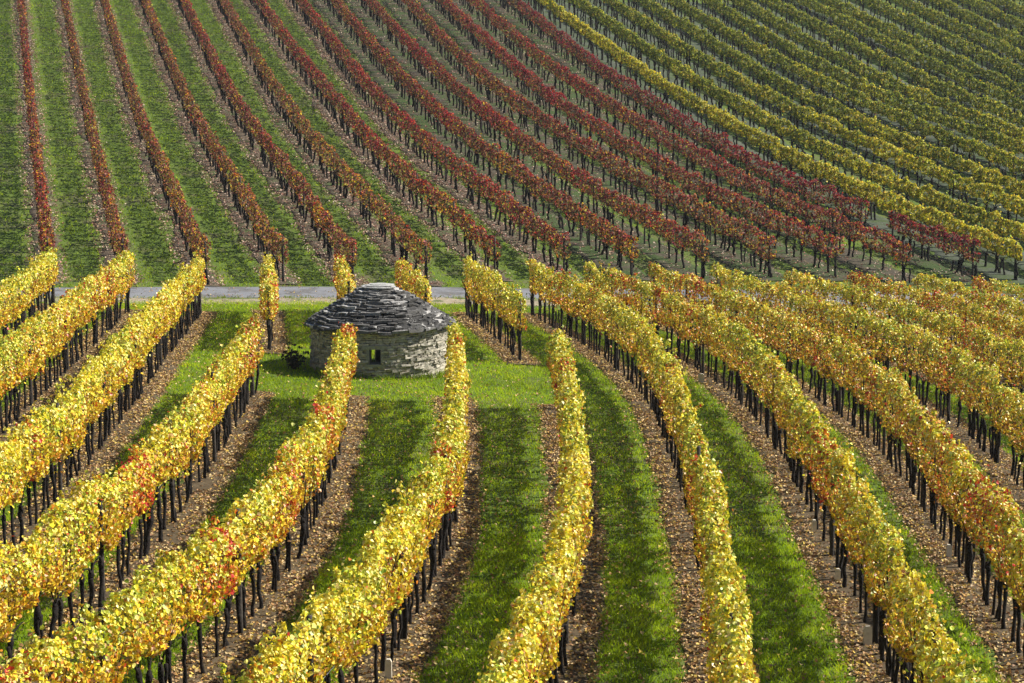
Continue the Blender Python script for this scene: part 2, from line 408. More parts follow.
def build_row(key, y0, y1, style, label, group, seed, w2, h0, h1, per_m, leaf, six, trunk_gap, post_gap, tscale, mat):
    x, y, s = row_line(key, y0, y1, .25); z = ground_z(x, y); Ls = s[-1]
    root = empty('vine_row', (float(x[0]), float(y[0]), float(z[0]))); base = np.array([x[0], y[0], z[0]])
    tag(root, label, 'vine row', group)
    tx_, ty_ = np.gradient(x, s), np.gradient(y, s)
    at = lambda q: (np.interp(q, s, x), np.interp(q, s, y), np.interp(q, s, tx_), np.interp(q, s, ty_))
    # ---- foliage
    dens = per_m if np.isscalar(per_m) else None
    if dens is None:
        yy = np.interp(np.linspace(0, Ls, 200), s, y); dm = per_m(yy); n = int(dm.mean()*Ls)
        cdf = np.concatenate([[0], np.cumsum(dm)]); cdf /= cdf[-1]
        q = np.interp(rng.random(n), cdf, np.linspace(0, Ls, 201))
    else:
        n = int(per_m*Ls); q = rng.random(n)*Ls
    # vines clump: pull leaves a little towards the heads
    q = q - .16*trunk_gap*np.sin(2*np.pi*q/trunk_gap)*rng.random(n)
    q = np.clip(q, .02, Ls-.02)
    th = rng.random(n)*2*np.pi
    # shell of a rounded box, some leaves inside
    c, s_ = np.cos(th), np.sin(th); p = .52
    u = np.sign(c)*np.abs(c)**p; v = np.sign(s_)*np.abs(s_)**p
    rr = np.where(rng.random(n) < .74, 1 - np.abs(rng.normal(0, .12, n)), np.sqrt(rng.random(n)))
    side = np.sign(u)
    wv = w2*(1 + .24*noise1(q, seed, .55) + .26*noise1(q + 40*side, seed+1, .28) + .12*noise1(q + 40*side + 9*np.round(v*rr*2), seed+12, .2))
    topv = h1 + .075*noise1(q, seed+2, .6) + .06*noise1(q, seed+3, .22); botv = h0 + .075*noise1(q, seed+4, .5) + .05*noise1(q, seed+8, .2)
    endf = np.clip(np.minimum(q, Ls-q)/.3, 0, 1)**.5; wv = wv*(.75 + .25*endf)
    shoot = rng.random(n) < .035
    lat = u*rr*wv; hrel = (v*rr + 1)/2
    lat = lat*np.where(hrel > .62, 1 - .22*((hrel-.62)/.38)**2, 1)
    hgt = botv + hrel*(topv - botv); hgt = hgt + shoot*(v > 0)*rng.random(n)*.16; hgt = hgt - (rng.random(n) < .03)*(v < 0)*rng.random(n)*.22
    lat = lat + shoot*side*rng.random(n)*.06
    px, py, tx0, ty0 = at(q); nx0, ny0 = ty0, -tx0
    X = px + nx0*lat; Y = py + ny0*lat; Z = ground_z(px, py) + hgt
    if six:
        ns = int(Ls*2.2); sq = rng.random(ns)*Ls; sh = rng.uniform(.08, .24, ns); sl = rng.normal(0, .07, ns); kk = rng.integers(0, ns, int(n*.035)); m_ = len(kk)
        f_ = rng.random(m_); i_ = np.arange(m_); q[i_] = np.clip(sq[kk] + f_*.08, .02, Ls-.02)
        px[i_], py[i_], tx0[i_], ty0[i_] = at(q[i_]); nx0[i_] = ty0[i_]; ny0[i_] = -tx0[i_]
        la = sl[kk]*(1 + .4*f_) + rng.normal(0, .025, m_); X[i_] = px[i_] + nx0[i_]*la; Y[i_] = py[i_] + ny0[i_]*la
        Z[i_] = ground_z(px[i_], py[i_]) + h1 - .05 + f_*sh[kk]; hrel[i_] = 1
    P = np.stack([X, Y, Z], 1) - base
    out = np.stack([nx0*u, ny0*u, v*.9 + .25], 1)
    N = unit(unit(out)*.9 + rng.normal(0, .70, (n, 3)))
    D = np.stack([nx0*u*.4, ny0*u*.4, -np.ones(n)*.8], 1) + rng.normal(0, .5, (n, 3))
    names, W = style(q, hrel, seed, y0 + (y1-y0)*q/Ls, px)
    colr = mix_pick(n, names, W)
    size = leaf*(.72 + .5*rng.random(n))*(np.interp(y0 + (y1-y0)*q/Ls, [16, 60], [.95, 1.3]) if six else 1.)
    put('foliage', leaves_mesh('foliage', P, N, D, size, colr, mat, six), root)
    # ---- trunks, posts
    k = 0
    qs = np.arange(.25, Ls-.1, trunk_gap)
    if len(qs) > 99: qs = np.linspace(.25, Ls-.15, 99)
    for qq in qs:
        if random.random() < .06: continue
        qq += random.uniform(-.3, .3)*trunk_gap; a_, b_, c_, d_ = at(qq)
        zz = float(ground_z(a_, b_)) - .02
        put('trunk', random.choice(TRUNKS), root, (a_ - base[0] + random.uniform(-.03, .03), b_ - base[1], zz - base[2]), math.atan2(d_, c_) + random.choice((0, math.pi)) + random.uniform(-.25, .25),
            tuple(t_*random.uniform(.82, 1.14) for t_ in tscale))
    qp = np.concatenate([[.3], np.arange(post_gap, Ls - post_gap*.5, post_gap), [Ls - .3]])
    for i, qq in enumerate(qp):
        a_, b_, c_, d_ = at(qq); end = i in (0, len(qp)-1)
        sc = (1.25 if end else 1.)
        put('post', POSTS[i % 2], root, (a_ - base[0], b_ - base[1], float(ground_z(a_, b_)) - .05 - base[2]), random.uniform(0, 3), (sc, sc, (h1 + (.02 if six else .08) + random.uniform(-.05, .06))/1.5))
    qw = np.linspace(.0, Ls, max(3, int(Ls/1.0))); a_, b_, _, _ = at(qw); g_ = ground_z(a_, b_)
    vs = [tube(np.stack([a_ - base[0], b_ - base[1], g_ + hh - base[2]], 1), np.full(len(qw), .0035), 4, False) for hh in (h0 + .02, (h0 + h1)/2)]
    v, q4, t3 = join([(a0, b0, np.zeros((0, 3), int)) for a0, b0, c0 in vs])
    put('trellis_wire', mesh_np('trellis_wire', v, [q4], M_WIRE), root)
    return root


def trunk_variant(seed):
    r = np.random.default_rng(seed); parts = []
    def stem(x0, y0, lean, h, r0):
        m = 7; zz = np.linspace(-.05, h, m); b = np.cumsum(r.normal(0, .020, (m, 2)), 0)
        px = x0 + lean*zz/h + b[:, 0]; py = y0 + b[:, 1]*.7
        rad = r0*np.array([1.35, 1.1, .95, .9, .92, 1.05, 1.25])*np.exp(r.normal(0, .08, m))
        parts.append(tube(np.stack([px, py, zz], 1), rad, 7)); return px[-1], py[-1]
    two = r.random() < .4
    hx, hy = stem(r.uniform(-.1, .1), 0, r.uniform(-.14, .14), .56, r.uniform(.026, .037))
    if two: hx2, hy2 = stem(r.uniform(.1, .2)*r.choice((-1, 1)), r.uniform(-.03, .03), r.uniform(-.1, .1), .55, r.uniform(.018, .028))
    # knotted head and the arms tied along the wire
    parts.append(tube([(hx-.03, hy, .50), (hx, hy, .56), (hx+.02, hy, .62)], [.033, .045, .026], 7))
    for sg in ((-1, 1) if r.random() < .6 else (r.choice((-1, 1)),)):
        parts.append(tube([(hx, hy, .56), (hx+sg*.10, hy, .66), (hx+sg*.24, hy, .69), (hx+sg*.36, hy, .69)], [.022, .015, .011, .008], 5))
    for _ in range(3):
        dx, dy = r.normal(0, .12, 2); parts.append(tube([(hx, hy, .6), (hx+dx*.5, hy+dy*.4, .85), (hx+dx, hy+dy, 1.15)], [.009, .007, .004], 4))
    v, q, t = join(parts)
    return mesh_np('trunk', v, [q, t], M_BARK, smooth=True)


TRUNKS = [trunk_variant(100 + i) for i in range(12)]


def post_variant(seed):
    r = np.random.default_rng(seed); m = 6; zz = np.linspace(-.1, 1.5, m)
    v, q, t = tube(np.stack([r.normal(0, .004, m), r.normal(0, .004, m), zz], 1), np.array([.04, .038, .036, .035, .034, .031])*.95, 8)
    return mesh_np('post', v, [q, t], M_POST, smooth=True)


POSTS = [post_variant(300 + i) for i in range(2)]

# ------------------------------------------------------------------ near field: the golden rows
ACCENTS = {'E': [(60.2, 1.0, 1.), (42.4, .45, 1.6), (16.6, .8, .9)], 'F': [(60.2, .7, .5), (40.6, .5, .6)], 'M': [(63.2, 1.3, .8)], 'H': [(57.8, .9, .6), (52.5, .5, .4)],
           'I': [(57.6, 1., .7), (54.0, .4, 1.)], 'J': [(57.0, .6, .8), (27.6, 1.0, .6)], 'O': [(64.3, .8, .9)], 'D': [(41.6, .9, .35)], 'B': [(52.5, 1.5, .3)], 'G': [(38.5, .5, .5)]}


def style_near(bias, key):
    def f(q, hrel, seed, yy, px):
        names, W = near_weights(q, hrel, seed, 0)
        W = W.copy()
        # rows right of the hut carry more gold and olive leaves; brown low down paints in side shade
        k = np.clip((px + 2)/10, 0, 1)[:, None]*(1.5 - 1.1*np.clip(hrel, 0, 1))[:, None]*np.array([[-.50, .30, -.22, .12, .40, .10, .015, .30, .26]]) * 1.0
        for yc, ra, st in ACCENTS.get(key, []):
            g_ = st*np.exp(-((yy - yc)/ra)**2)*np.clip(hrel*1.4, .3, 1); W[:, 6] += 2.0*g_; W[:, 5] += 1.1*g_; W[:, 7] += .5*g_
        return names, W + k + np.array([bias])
    return f


B0 = [0]*9
BR = [-.1, .1, 0, -.05, 0, .12, .06, .02, .05]
NEAR = [
 ('A', 42, 58.3, B0, 'golden vine row filling the top left corner of the near field'),
 ('B', 31, 57.8, BR, 'yellow and orange vine row second from the left edge, reaching the road'),
 ('C', 22.5, 58.2, B0, 'yellow vine row third from the left edge, unbroken from road to picture edge'),
 ('D', 50.4, 59.2, B0, 'short narrow vine row standing alone before the road, left of the hut'),
 ('D', 16, 43.4, BR, 'yellow vine row with reddish tips starting opposite the bush beside the hut'),
 ('E', 52.2, 60.4, BR, 'short vine row with a red top, half hidden behind the left of the hut roof'),
 ('E', 15, 43.4, BR, 'vine row with a bright red patch growing up in front of the hut wall'),
 ('F', 52.2, 60.3, B0, 'short golden vine row rising behind the right of the hut roof'),
 ('F', 15, 43.8, B0, 'yellow vine row starting at the right corner of the hut wall'),
 ('G', 50.4, 61.1, B0, 'short vine row right of the hut, ending in a bare post on the lawn'),
 ('G', 15, 43.3, B0, 'slim vine row starting on the lawn and running to the bottom centre'),
 ('H', 15.5, 61.65, B0, 'first unbroken vine row right of the hut lawn'),
 ('I', 15.5, 62.55, B0, 'second unbroken vine row right of the hut lawn, with pale stakes'),
 ('J', 19.5, 62.1, BR, 'third unbroken vine row right of the hut lawn, with orange patches'),
 ('K', 29, 63.0, B0, 'fourth unbroken vine row right of the hut lawn'),
 ('L', 38, 63.2, B0, 'fifth unbroken vine row right of the hut lawn'),
 ('M', 45, 63.9, BR, 'sixth unbroken vine row right of the hut lawn, red at its road end'),
 ('N', 49, 64.1, B0, 'seventh unbroken vine row right of the hut lawn'),
 ('O', 55.5, 64.6, BR, 'last near vine row at the right edge, below the crimson row end'),
]
for i, (key, y0, y1, bias, label) in enumerate(NEAR):
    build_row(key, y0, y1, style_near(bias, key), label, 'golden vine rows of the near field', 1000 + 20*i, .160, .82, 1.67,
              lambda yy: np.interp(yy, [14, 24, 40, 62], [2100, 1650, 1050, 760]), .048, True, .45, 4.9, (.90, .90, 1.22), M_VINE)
    x, y, s = row_line(key, y0 - .5, y1 + .35, .12)
    ribbon('earth_strip', x, y, .45, .45, .018, M_EARTH, 2000 + 10*i, .13, .03)

# ------------------------------------------------------------------ far slope: red rows, then yellow and green rows
def style_red(kind):
    names = ['crimson', 'red', 'orange', 'rust', 'dull', 'brown', 'khaki', 'gold', 'rose']
    base = {'crimson': [2.0, .20, .02, .15, .45, .12, .01, .01, .16], 'red': [1.35, .42, .08, .30, .75, .20, .05, .04, .40],
            'brown': [.28, .12, .12, .75, 1.5, .7, .20, .10, .42], 'mixed': [1.0, .26, .12, .40, 1.1, .3, .12, .07, .48]}[kind]
    def f(q, hrel, seed, yy, px):
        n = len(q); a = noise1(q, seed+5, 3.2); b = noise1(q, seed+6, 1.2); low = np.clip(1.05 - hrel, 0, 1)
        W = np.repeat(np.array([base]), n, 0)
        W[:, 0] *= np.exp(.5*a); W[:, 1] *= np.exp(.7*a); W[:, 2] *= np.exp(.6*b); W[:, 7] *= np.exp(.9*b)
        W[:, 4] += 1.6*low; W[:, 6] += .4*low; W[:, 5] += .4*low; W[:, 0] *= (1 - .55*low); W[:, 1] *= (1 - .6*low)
        foot = np.clip((98 - yy)/25, 0, 1); W[:, 2] *= 1 + 1.8*foot; W[:, 8] *= 1 + .9*foot; W[:, 7] *= 1 + 2*foot; W[:, 6] *= 1 + 1.5*foot; W[:, 3] *= 1 + .8*foot; W[:, 0] *= 1 - .30*foot*(kind != 'crimson')
        return names, W
    return f


def style_green(k):
    names = ['yellow', 'khaki', 'lime', 'olive', 'deepgreen', 'gold', 'brown', 'pale']
    def f(q, hrel, seed, yy, px):
        n = len(q); a = noise1(q, seed+5, 4.0); b = noise1(q, seed+6, 1.3)
        # yellower towards the foot of the slope and beside the red block
        g = np.clip(.24 + (k - 1)*.035 + (yy - 88)/48, 0, 1.25) if k > 0 else np.clip((yy - 120)/60, 0, 1)
        g = np.clip(g - .22*a - .1*b, 0, 1.3)[:, None]
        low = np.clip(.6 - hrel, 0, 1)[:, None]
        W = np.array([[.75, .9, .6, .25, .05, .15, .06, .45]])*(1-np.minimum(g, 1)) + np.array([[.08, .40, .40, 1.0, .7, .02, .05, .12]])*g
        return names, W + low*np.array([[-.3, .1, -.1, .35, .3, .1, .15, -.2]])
    return f


def ordinal(n): return ['first', 'second', 'third', 'fourth', 'fifth', 'sixth', 'seventh', 'eighth', 'ninth', 'tenth', 'eleventh', 'twelfth', 'thirteenth', 'fourteenth', 'fifteenth', 'sixteenth'][n-1]


FAR = []
kinds = ['mixed', 'brown', 'brown', 'brown', 'mixed', 'brown', 'red', 'red', 'mixed', 'red', 'mixed', 'red', 'red', 'crimson']
for i in range(14):
    key = 'f%02d' % (i+1); Y = [p[1] for p in ROWS[key]]
    tone = 'dark red' if i == 0 else {'crimson': 'crimson', 'brown': 'brownish', 'mixed': 'red and brown', 'red': 'red'}[kinds[i]]
    lab = '%s vine row on the far slope, %s from the left edge' % (tone, ordinal(i+1))
    if i == 13:
        FAR.append((key, 80.5, Y[-1]+9, kinds[i], 'long crimson vine row on the far slope bordering the yellow row', 0))
        FAR.append((key, Y[0], 78.9, kinds[i], 'short crimson vine row piece below the gap in the long crimson row', 0))
    else:
        FAR.append((key, Y[0], Y[-1] + (14 if i < 9 else 10), kinds[i], lab, 0))
for i in range(16):
    key = 'g%02d' % (i+1); Y = [p[1] for p in ROWS[key]]
    lab = 'yellow vine row on the far slope next to the long crimson row' if i == 0 else '%s vine row on the far slope, %s row above the crimson one' % ('yellow green' if i < 5 else 'green', ordinal(i+1))
    FAR.append((key, max(74.0, Y[0] - 5), (min(Y[-1] + 9, 149) if i < 8 else 162), 'g', lab, i))
for i, (key, y0, y1, kind, label, k) in enumerate(FAR):
    red = kind != 'g'
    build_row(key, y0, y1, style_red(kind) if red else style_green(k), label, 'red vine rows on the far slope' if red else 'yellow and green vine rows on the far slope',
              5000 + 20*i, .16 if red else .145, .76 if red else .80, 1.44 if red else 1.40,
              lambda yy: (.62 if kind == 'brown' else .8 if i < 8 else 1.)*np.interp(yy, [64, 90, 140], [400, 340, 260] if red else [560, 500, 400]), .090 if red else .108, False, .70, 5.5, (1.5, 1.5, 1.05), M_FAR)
    x, y, s = row_line(key, y0 - .3, y1 + .3, .3)
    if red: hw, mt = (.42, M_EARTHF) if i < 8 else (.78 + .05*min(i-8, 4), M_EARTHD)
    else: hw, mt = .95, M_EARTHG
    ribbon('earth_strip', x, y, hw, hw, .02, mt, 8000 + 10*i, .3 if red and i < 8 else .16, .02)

# ------------------------------------------------------------------ the round dry stone hut
HX, HY = -3.22, 48.2
HZ = float(ground_z(HX, HY)) - .03


def stone_mat(name, stops, lichen, lscale, lo, hi, bump):
    m, nt, p, out = new_mat(name); L = nt.links.new
    at = nd(nt, 'ShaderNodeVertexColor', layer_name='own_colour'); tc = nd(nt, 'ShaderNodeTexCoord')
    n1 = nd(nt, 'ShaderNodeTexNoise'); n1.inputs['Scale'].default_value = 14; n1.inputs['Detail'].default_value = 8; n1.inputs['Roughness'].default_value = .7
    L(tc.outputs['Object'], n1.inputs['Vector'])
    c1 = ramp(nt, stops, n1.outputs[0])
    mu = nd(nt, 'ShaderNodeMix', data_type='RGBA', blend_type='MULTIPLY'); mu.inputs[0].default_value = 1.
    L(c1, mu.inputs[6]); L(at.outputs[0], mu.inputs[7])
    n2 = nd(nt, 'ShaderNodeTexNoise'); n2.inputs['Scale'].default_value = lscale; n2.inputs['Detail'].default_value = 7; n2.inputs['Roughness'].default_value = .75
    L(tc.outputs['Object'], n2.inputs['Vector'])
    f = ramp(nt, [(lo, (0, 0, 0)), (hi, (1, 1, 1))], n2.outputs[0])
    mx = nd(nt, 'ShaderNodeMix', data_type='RGBA'); L(f, mx.inputs[0]); L(mu.outputs[2], mx.inputs[6]); mx.inputs[7].default_value = (*lichen, 1)
    L(mx.outputs[2], p.inputs['Base Color']); p.inputs['Roughness'].default_value = .9; p.inputs['Specular IOR Level'].default_value = .2
    nb = nd(nt, 'ShaderNodeTexNoise'); nb.inputs['Scale'].default_value = 30; nb.inputs['Detail'].default_value = 6
    L(tc.outputs['Object'], nb.inputs['Vector'])
    b = nd(nt, 'ShaderNodeBump'); b.inputs['Strength'].default_value = bump; b.inputs['Distance'].default_value = .02
    L(nb.outputs[0], b.inputs['Height']); L(b.outputs[0], p.inputs['Normal'])
    return m


M_WALL = stone_mat('dry_stone_wall', [(.3, (.55, .55, .55)), (.7, (1., 1., 1.))], (.50, .49, .42), 5., .60, .72, .7)
M_SLAB = stone_mat('stone_roof_slabs', [(.3, (.5, .5, .5)), (.7, (1., 1., 1.))], (.58, .57, .54), 7., .575, .635, .7)


def stone_block(a0, a1, z0, z1, r_out, r_in, r, tilt=0., j=.012):
    """one stone of a ring: outer face with its own broken edge"""
    V = []
    am = (a0 + a1)/2
    for rr, zz_ in ((r_in, 0), (r_out, 1)):
        for zc in (z0, z1):
            for an in (a0, am, a1):
                jj = r.normal(0, j, 3) if rr == r_out else np.zeros(3)
                R = rr + jj[0]
                V.append((R*math.cos(an), R*math.sin(an), zc + jj[2]*.5 - (tilt if rr == r_out else 0)))
    # index: in-bottom 0..2, in-top 3..5, out-bottom 6..8, out-top 9..11
    Q = [(0, 1, 4, 3), (1, 2, 5, 4), (6, 9, 10, 7), (7, 10, 11, 8), (3, 4, 10, 9), (4, 5, 11, 10), (0, 6, 7, 1), (1, 7, 8, 2), (0, 3, 9, 6), (2, 8, 11, 5)]
    return np.array(V), np.array(Q), np.zeros((0, 3), int)


hut = empty('stone_hut', (HX, HY, HZ)); hut.scale = (1.03, 1.03, 1.03)
tag(hut, 'small round dry stone hut with a stepped slab roof and one window', 'hut')
R_W, H_W = 1.60, 1.20
WIN_A0, WIN_A1, WIN_Z0, WIN_Z1 = math.radians(270 - 5.6), math.radians(270 + 5.0), .39, .76
DOOR_A0, DOOR_A1, DOOR_Z1 = math.radians(98.5), math.radians(124), 1.0
r = np.random.default_rng(42)
parts, cols = [], []
zc = -.1
while zc < H_W - .01:
    th_ = float(r.uniform(.032, .062)); th_ = min(th_, H_W - zc) if H_W - zc > .02 else .02
    z1 = zc + th_
    ang = r.uniform(0, .2); stop = ang + 2*math.pi
    while ang < stop - .02:
        da = min(float(r.uniform(.05, .17)), stop - ang); a0, a1 = ang + .003, ang + da - .003; ang += da
        if stop - ang < .05: a1 += stop - ang; ang = stop
        def pieces(a0, a1, lo, hi):
            out_ = []
            for sh in (0, 2*math.pi):
                l, h = lo + sh, hi + sh
                if a1 > l and a0 < h:
                    if a0 < l - .02: out_.append((a0, l))
                    if a1 > h + .02: out_.append((h, a1))
                    return out_
            return [(a0, a1)]
        segs = [(a0, a1)]
        if z1 > WIN_Z0 + .015 and zc < WIN_Z1 - .015: segs = [p2 for p_ in segs for p2 in pieces(*p_, WIN_A0, WIN_A1)]
        if zc < DOOR_Z1 - .01: segs = [p2 for p_ in segs for p2 in pieces(*p_, DOOR_A0, DOOR_A1)]
        for b0, b1 in segs:
            bl = stone_block(b0, b1, zc + .004, z1 - .004, R_W + .035*(1 - zc/H_W) + r.normal(0, .016), R_W - .36, r, 0, .012)
            parts.append(bl); t_ = r.uniform(.7, 1.15); warm = r.uniform(0, 1)
            cols.append(np.repeat([np.array([.50, .47, .39])*t_*(1-warm*.35) + np.array([.50, .43, .30])*t_*warm*.35], 12, 0))
    zc = z1
# packing of small stones and earth between the faces (keeps the joints dark)
NA = 96
for k in range(NA):
    a0, a1 = 2*math.pi*k/NA, 2*math.pi*(k+1)/NA; am = (a0 + a1)/2
    zs = [(-.1, H_W)]
    if WIN_A0 - .03 < am < WIN_A1 + .03: zs = [(-.1, WIN_Z0 - .03), (WIN_Z1 + .03, H_W)]
    if DOOR_A0 - .03 < am < DOOR_A1 + .03: zs = [(DOOR_Z1 + .03, H_W)]
    for z0, z1 in zs:
        V = [(R*math.cos(an), R*math.sin(an), z) for R in (R_W - .33, R_W - .06) for z in (z0, z1) for an in (a0, a1)]
        Q = [(0, 1, 3, 2), (4, 6, 7, 5), (0, 2, 6, 4), (1, 5, 7, 3), (2, 3, 7, 6)]
        parts.append((np.array(V), np.array(Q), np.zeros((0, 3), int))); cols.append(np.full((8, 3), .10))
v, q, t = join(parts)
wall = put('wall', mesh_np('wall', v, [q], M_WALL, np.concatenate(cols)), hut)
# window: lintel, sill and two jamb stones as one frame
wf = empty('window', (0, 0, 0)); wf.parent = hut
fr, fc = [], []
for a0, a1, z0, z1, ro in ((WIN_A0 - .09, WIN_A1 + .09, WIN_Z1 - .012, WIN_Z1 + .075, .052), (WIN_A0 - .05, WIN_A1 + .05, WIN_Z0 - .05, WIN_Z0 + .012, .055)):
    fr.append(stone_block(a0, a1, z0, z1, R_W + ro, R_W - .34, r, 0, .004)); fc.append(np.full((12, 3), .33)*np.array([1, .96, .85]))
for a0, a1 in ((WIN_A0 - .035, WIN_A0 + .012), (WIN_A1 - .012, WIN_A1 + .04)):
    fr.append(stone_block(a0, a1, WIN_Z0 + .014, WIN_Z1 - .014, R_W + .035, R_W - .34, r, 0, .003)); fc.append(np.full((12, 3), .30)*np.array([1, .96, .85]))
v, q, t = join(fr)
put('frame', mesh_np('frame', v, [q], M_WALL, np.concatenate(fc)), wf)
# roof: courses of flat slabs, each set in from the one below
tt = np.linspace(0, 1, 18)
prof_r = np.interp(tt, [0, .25, .5, .75, 1], [1.76, 1.46, 1.13, .75, .34]); prof_z = np.interp(tt, [0, .25, .5, .75, 1], [1.17, 1.36, 1.575, 1.80, 1.97])
parts, cols = [], []
for R, z in zip(prof_r, prof_z):
    ang = r.uniform(0, .4); stop = ang + 2*math.pi
    while ang < stop - .01:
        da = min(float(r.uniform(.16, .50))/max(R, .4), stop - ang)
        if stop - ang - da < .06: da = stop - ang
        a0, a1 = ang + .006, ang + da - .006; ang += da
        th_ = r.uniform(.035, .06)
        ro = R + r.normal(0, .016)
        parts.append(stone_block(a0, a1, z + r.normal(0, .006), z + th_ + .012 + r.normal(0, .006), ro, max(R - .42, .02), r, .03 + r.normal(0, .012), .016))
        t_ = r.choice([.03, .045, .065, .10, .22], p=[.28, .32, .22, .11, .07])*r.uniform(.85, 1.2)
        cols.append(np.repeat([np.array([1.03, 1.0, .96])*t_*2.2], 12, 0))
v, q, t = join(parts)
roof = put('roof', mesh_np('roof', v, [q], M_SLAB, np.concatenate(cols)), hut)
# inner corbelling seen from below, closes the vault
an = np.linspace(0, 2*np.pi, 40, endpoint=False); V, Q = [], []
for R, z in zip([1.45, 1.1, .7, .3, .02], [1.18, 1.40, 1.62, 1.84, 1.93]):
    V += [(R*math.cos(b), R*math.sin(b), z) for b in an]
for i in range(4):
    for k in range(40): Q.append((i*40 + k, i*40 + (k+1) % 40, (i+1)*40 + (k+1) % 40, (i+1)*40 + k))
put('vault', mesh_np('vault', np.array(V), [np.array(Q)], M_WALL, np.full((len(V), 3), .2)), hut)
cp, cc = [], []
for R, z, th_ in ((.40, 1.985, .04), (.33, 2.022, .03), (.20, 2.05, .022)):
    pts = 14; aa = np.linspace(0, 2*np.pi, pts, endpoint=False); rj = R*(1 + r.normal(0, .09, pts))
    V = [(a_*math.cos(b), a_*math.sin(b), z + dz) for dz, f_ in ((0, 1.), (th_*.75, 1.02), (th_, .93)) for a_, b in zip(rj*f_, aa)] + [(0, 0, z + th_ + .004), (0, 0, z)]
    Q = [(i*pts + k, i*pts + (k+1) % pts, (i+1)*pts + (k+1) % pts, (i+1)*pts + k) for i in range(2) for k in range(pts)]
    T = [(2*pts + k, 2*pts + (k+1) % pts, 3*pts) for k in range(pts)] + [((k+1) % pts, k, 3*pts+1) for k in range(pts)]
    cp.append((np.array(V), np.array(Q), np.array(T))); cc.append(np.full((len(V), 3), 1)*np.array([.48, .48, .46]))
v, q, t = join(cp)
put('capstone', mesh_np('capstone', v, [q, t], M_SLAB, np.concatenate(cc)), roof)

# ------------------------------------------------------------------ the small bush at the hut's left foot
bx, by = HX - 2.0, HY - .75; bz = float(ground_z(bx, by))
bush = empty('bush', (bx, by, bz)); tag(bush, 'small dark bush at the left foot of the stone hut', 'bush')
st, tips = [], []
r = np.random.default_rng(5)
for _ in range(13):
    an_ = r.uniform(0, 2*math.pi); sp = r.uniform(.08, .36); h = r.uniform(.25, .66)
    p = [(r.normal(0, .04), r.normal(0, .04), -.03), (sp*.4*math.cos(an_), sp*.4*math.sin(an_), h*.5), (sp*math.cos(an_), sp*math.sin(an_), h)]
    st.append(tube(p, [.013, .009, .004], 5)); tips.append(p)
v, q, t = join(st); put('stem', mesh_np('stem', v, [q, t], M_BARK), bush)
n = 260; ti = np.array(tips)[r.integers(0, 13, n)]; u = r.uniform(.25, 1.05, (n, 1))
P = np.where(u < .5, ti[:, 0] + (ti[:, 1]-ti[:, 0])*u*2, ti[:, 1] + (ti[:, 2]-ti[:, 1])*(u*2-1)) + r.normal(0, .05, (n, 3)); P[:, 2] = np.maximum(P[:, 2], .02)
cb = np.array([[.035, .045, .018], [.05, .03, .02], [.025, .035, .015], [.07, .05, .025]])[r.integers(0, 4, n)]
put('foliage', leaves_mesh('foliage', P, unit(r.normal(0, 1, (n, 3)) + [0, 0, .6]), r.normal(0, 1, (n, 3)), r.uniform(.05, .09, n), cb, M_BUSH), bush)

# ------------------------------------------------------------------ pale marker stakes beside the trunks
M_STAKE = noisy_mat('pale_wood', [(.3, (.50, .45, .36)), (.7, (.72, .68, .58))], 9, bump=.3)


def stake_mesh(h, w):
    V = []
    for z, k in ((-.05, 1.), (h*.86, .96), (h, .55)):
        for sx, sy in ((-1, -1), (1, -1), (1, 1), (-1, 1)): V.append((sx*w*k*.5, sy*.022, z))
    Q = [(i*4 + k, i*4 + (k+1) % 4, (i+1)*4 + (k+1) % 4, (i+1)*4 + k) for i in range(2) for k in range(4)] + [(8, 9, 10, 11), (3, 2, 1, 0)]
    return mesh_np('stake', np.array(V), [np.array(Q)], M_STAKE)


for x_, y_, h, w, lab in ((float(row_x('I', 25.2)) - .1, 25.2, .26, .11, 'largest pale stake, near the bottom of the second row right of the lawn'),
                          (float(row_x('I', 28.6)) - .1, 28.6, .19, .08, 'pale stub stake in leaf litter, midway between two other stakes of that row'),
                          (float(row_x('I', 31.8)) - .1, 31.8, .22, .08, 'pale stake furthest up the second row right of the lawn that holds three'),
                          (float(row_x('J', 30.4)) - .1, 30.4, .21, .09, 'lone pale stake at the foot of the third unbroken row right of the lawn'),
                          (4.62, 48.2, .22, .14, 'broad white stake level with the hut, right of the lawn'),
                          (float(row_x('F', 23.0)) + .12, 23.0, .24, .08, 'pale stake at the bottom edge beside the row from the hut corner')):
    o = put('stake', stake_mesh(h, w), None, (x_, y_, float(ground_z(x_, y_)) + .03), random.uniform(-.2, .2)); o.rotation_euler.x = random.uniform(-.06, .06); tag(o, lab, 'stake', 'pale stakes beside the vines')

# ------------------------------------------------------------------ fallen leaves and grass (nobody could count them)
SEG = [(k, y0, y1) for k, y0, y1, _, _ in NEAR]
LP, LS, LC, LN = [], [], [], []
LPAL = np.array([[.46, .33, .15], [.56, .43, .21], [.38, .22, .09], [.24, .13, .06], [.50, .30, .09], [.31, .17, .08], [.60, .44, .10], [.30, .21, .11]])
LPF = np.array([[.42, .31, .24], [.52, .42, .33], [.33, .22, .15], [.24, .13, .09], [.38, .18, .14], [.44, .32, .18]])


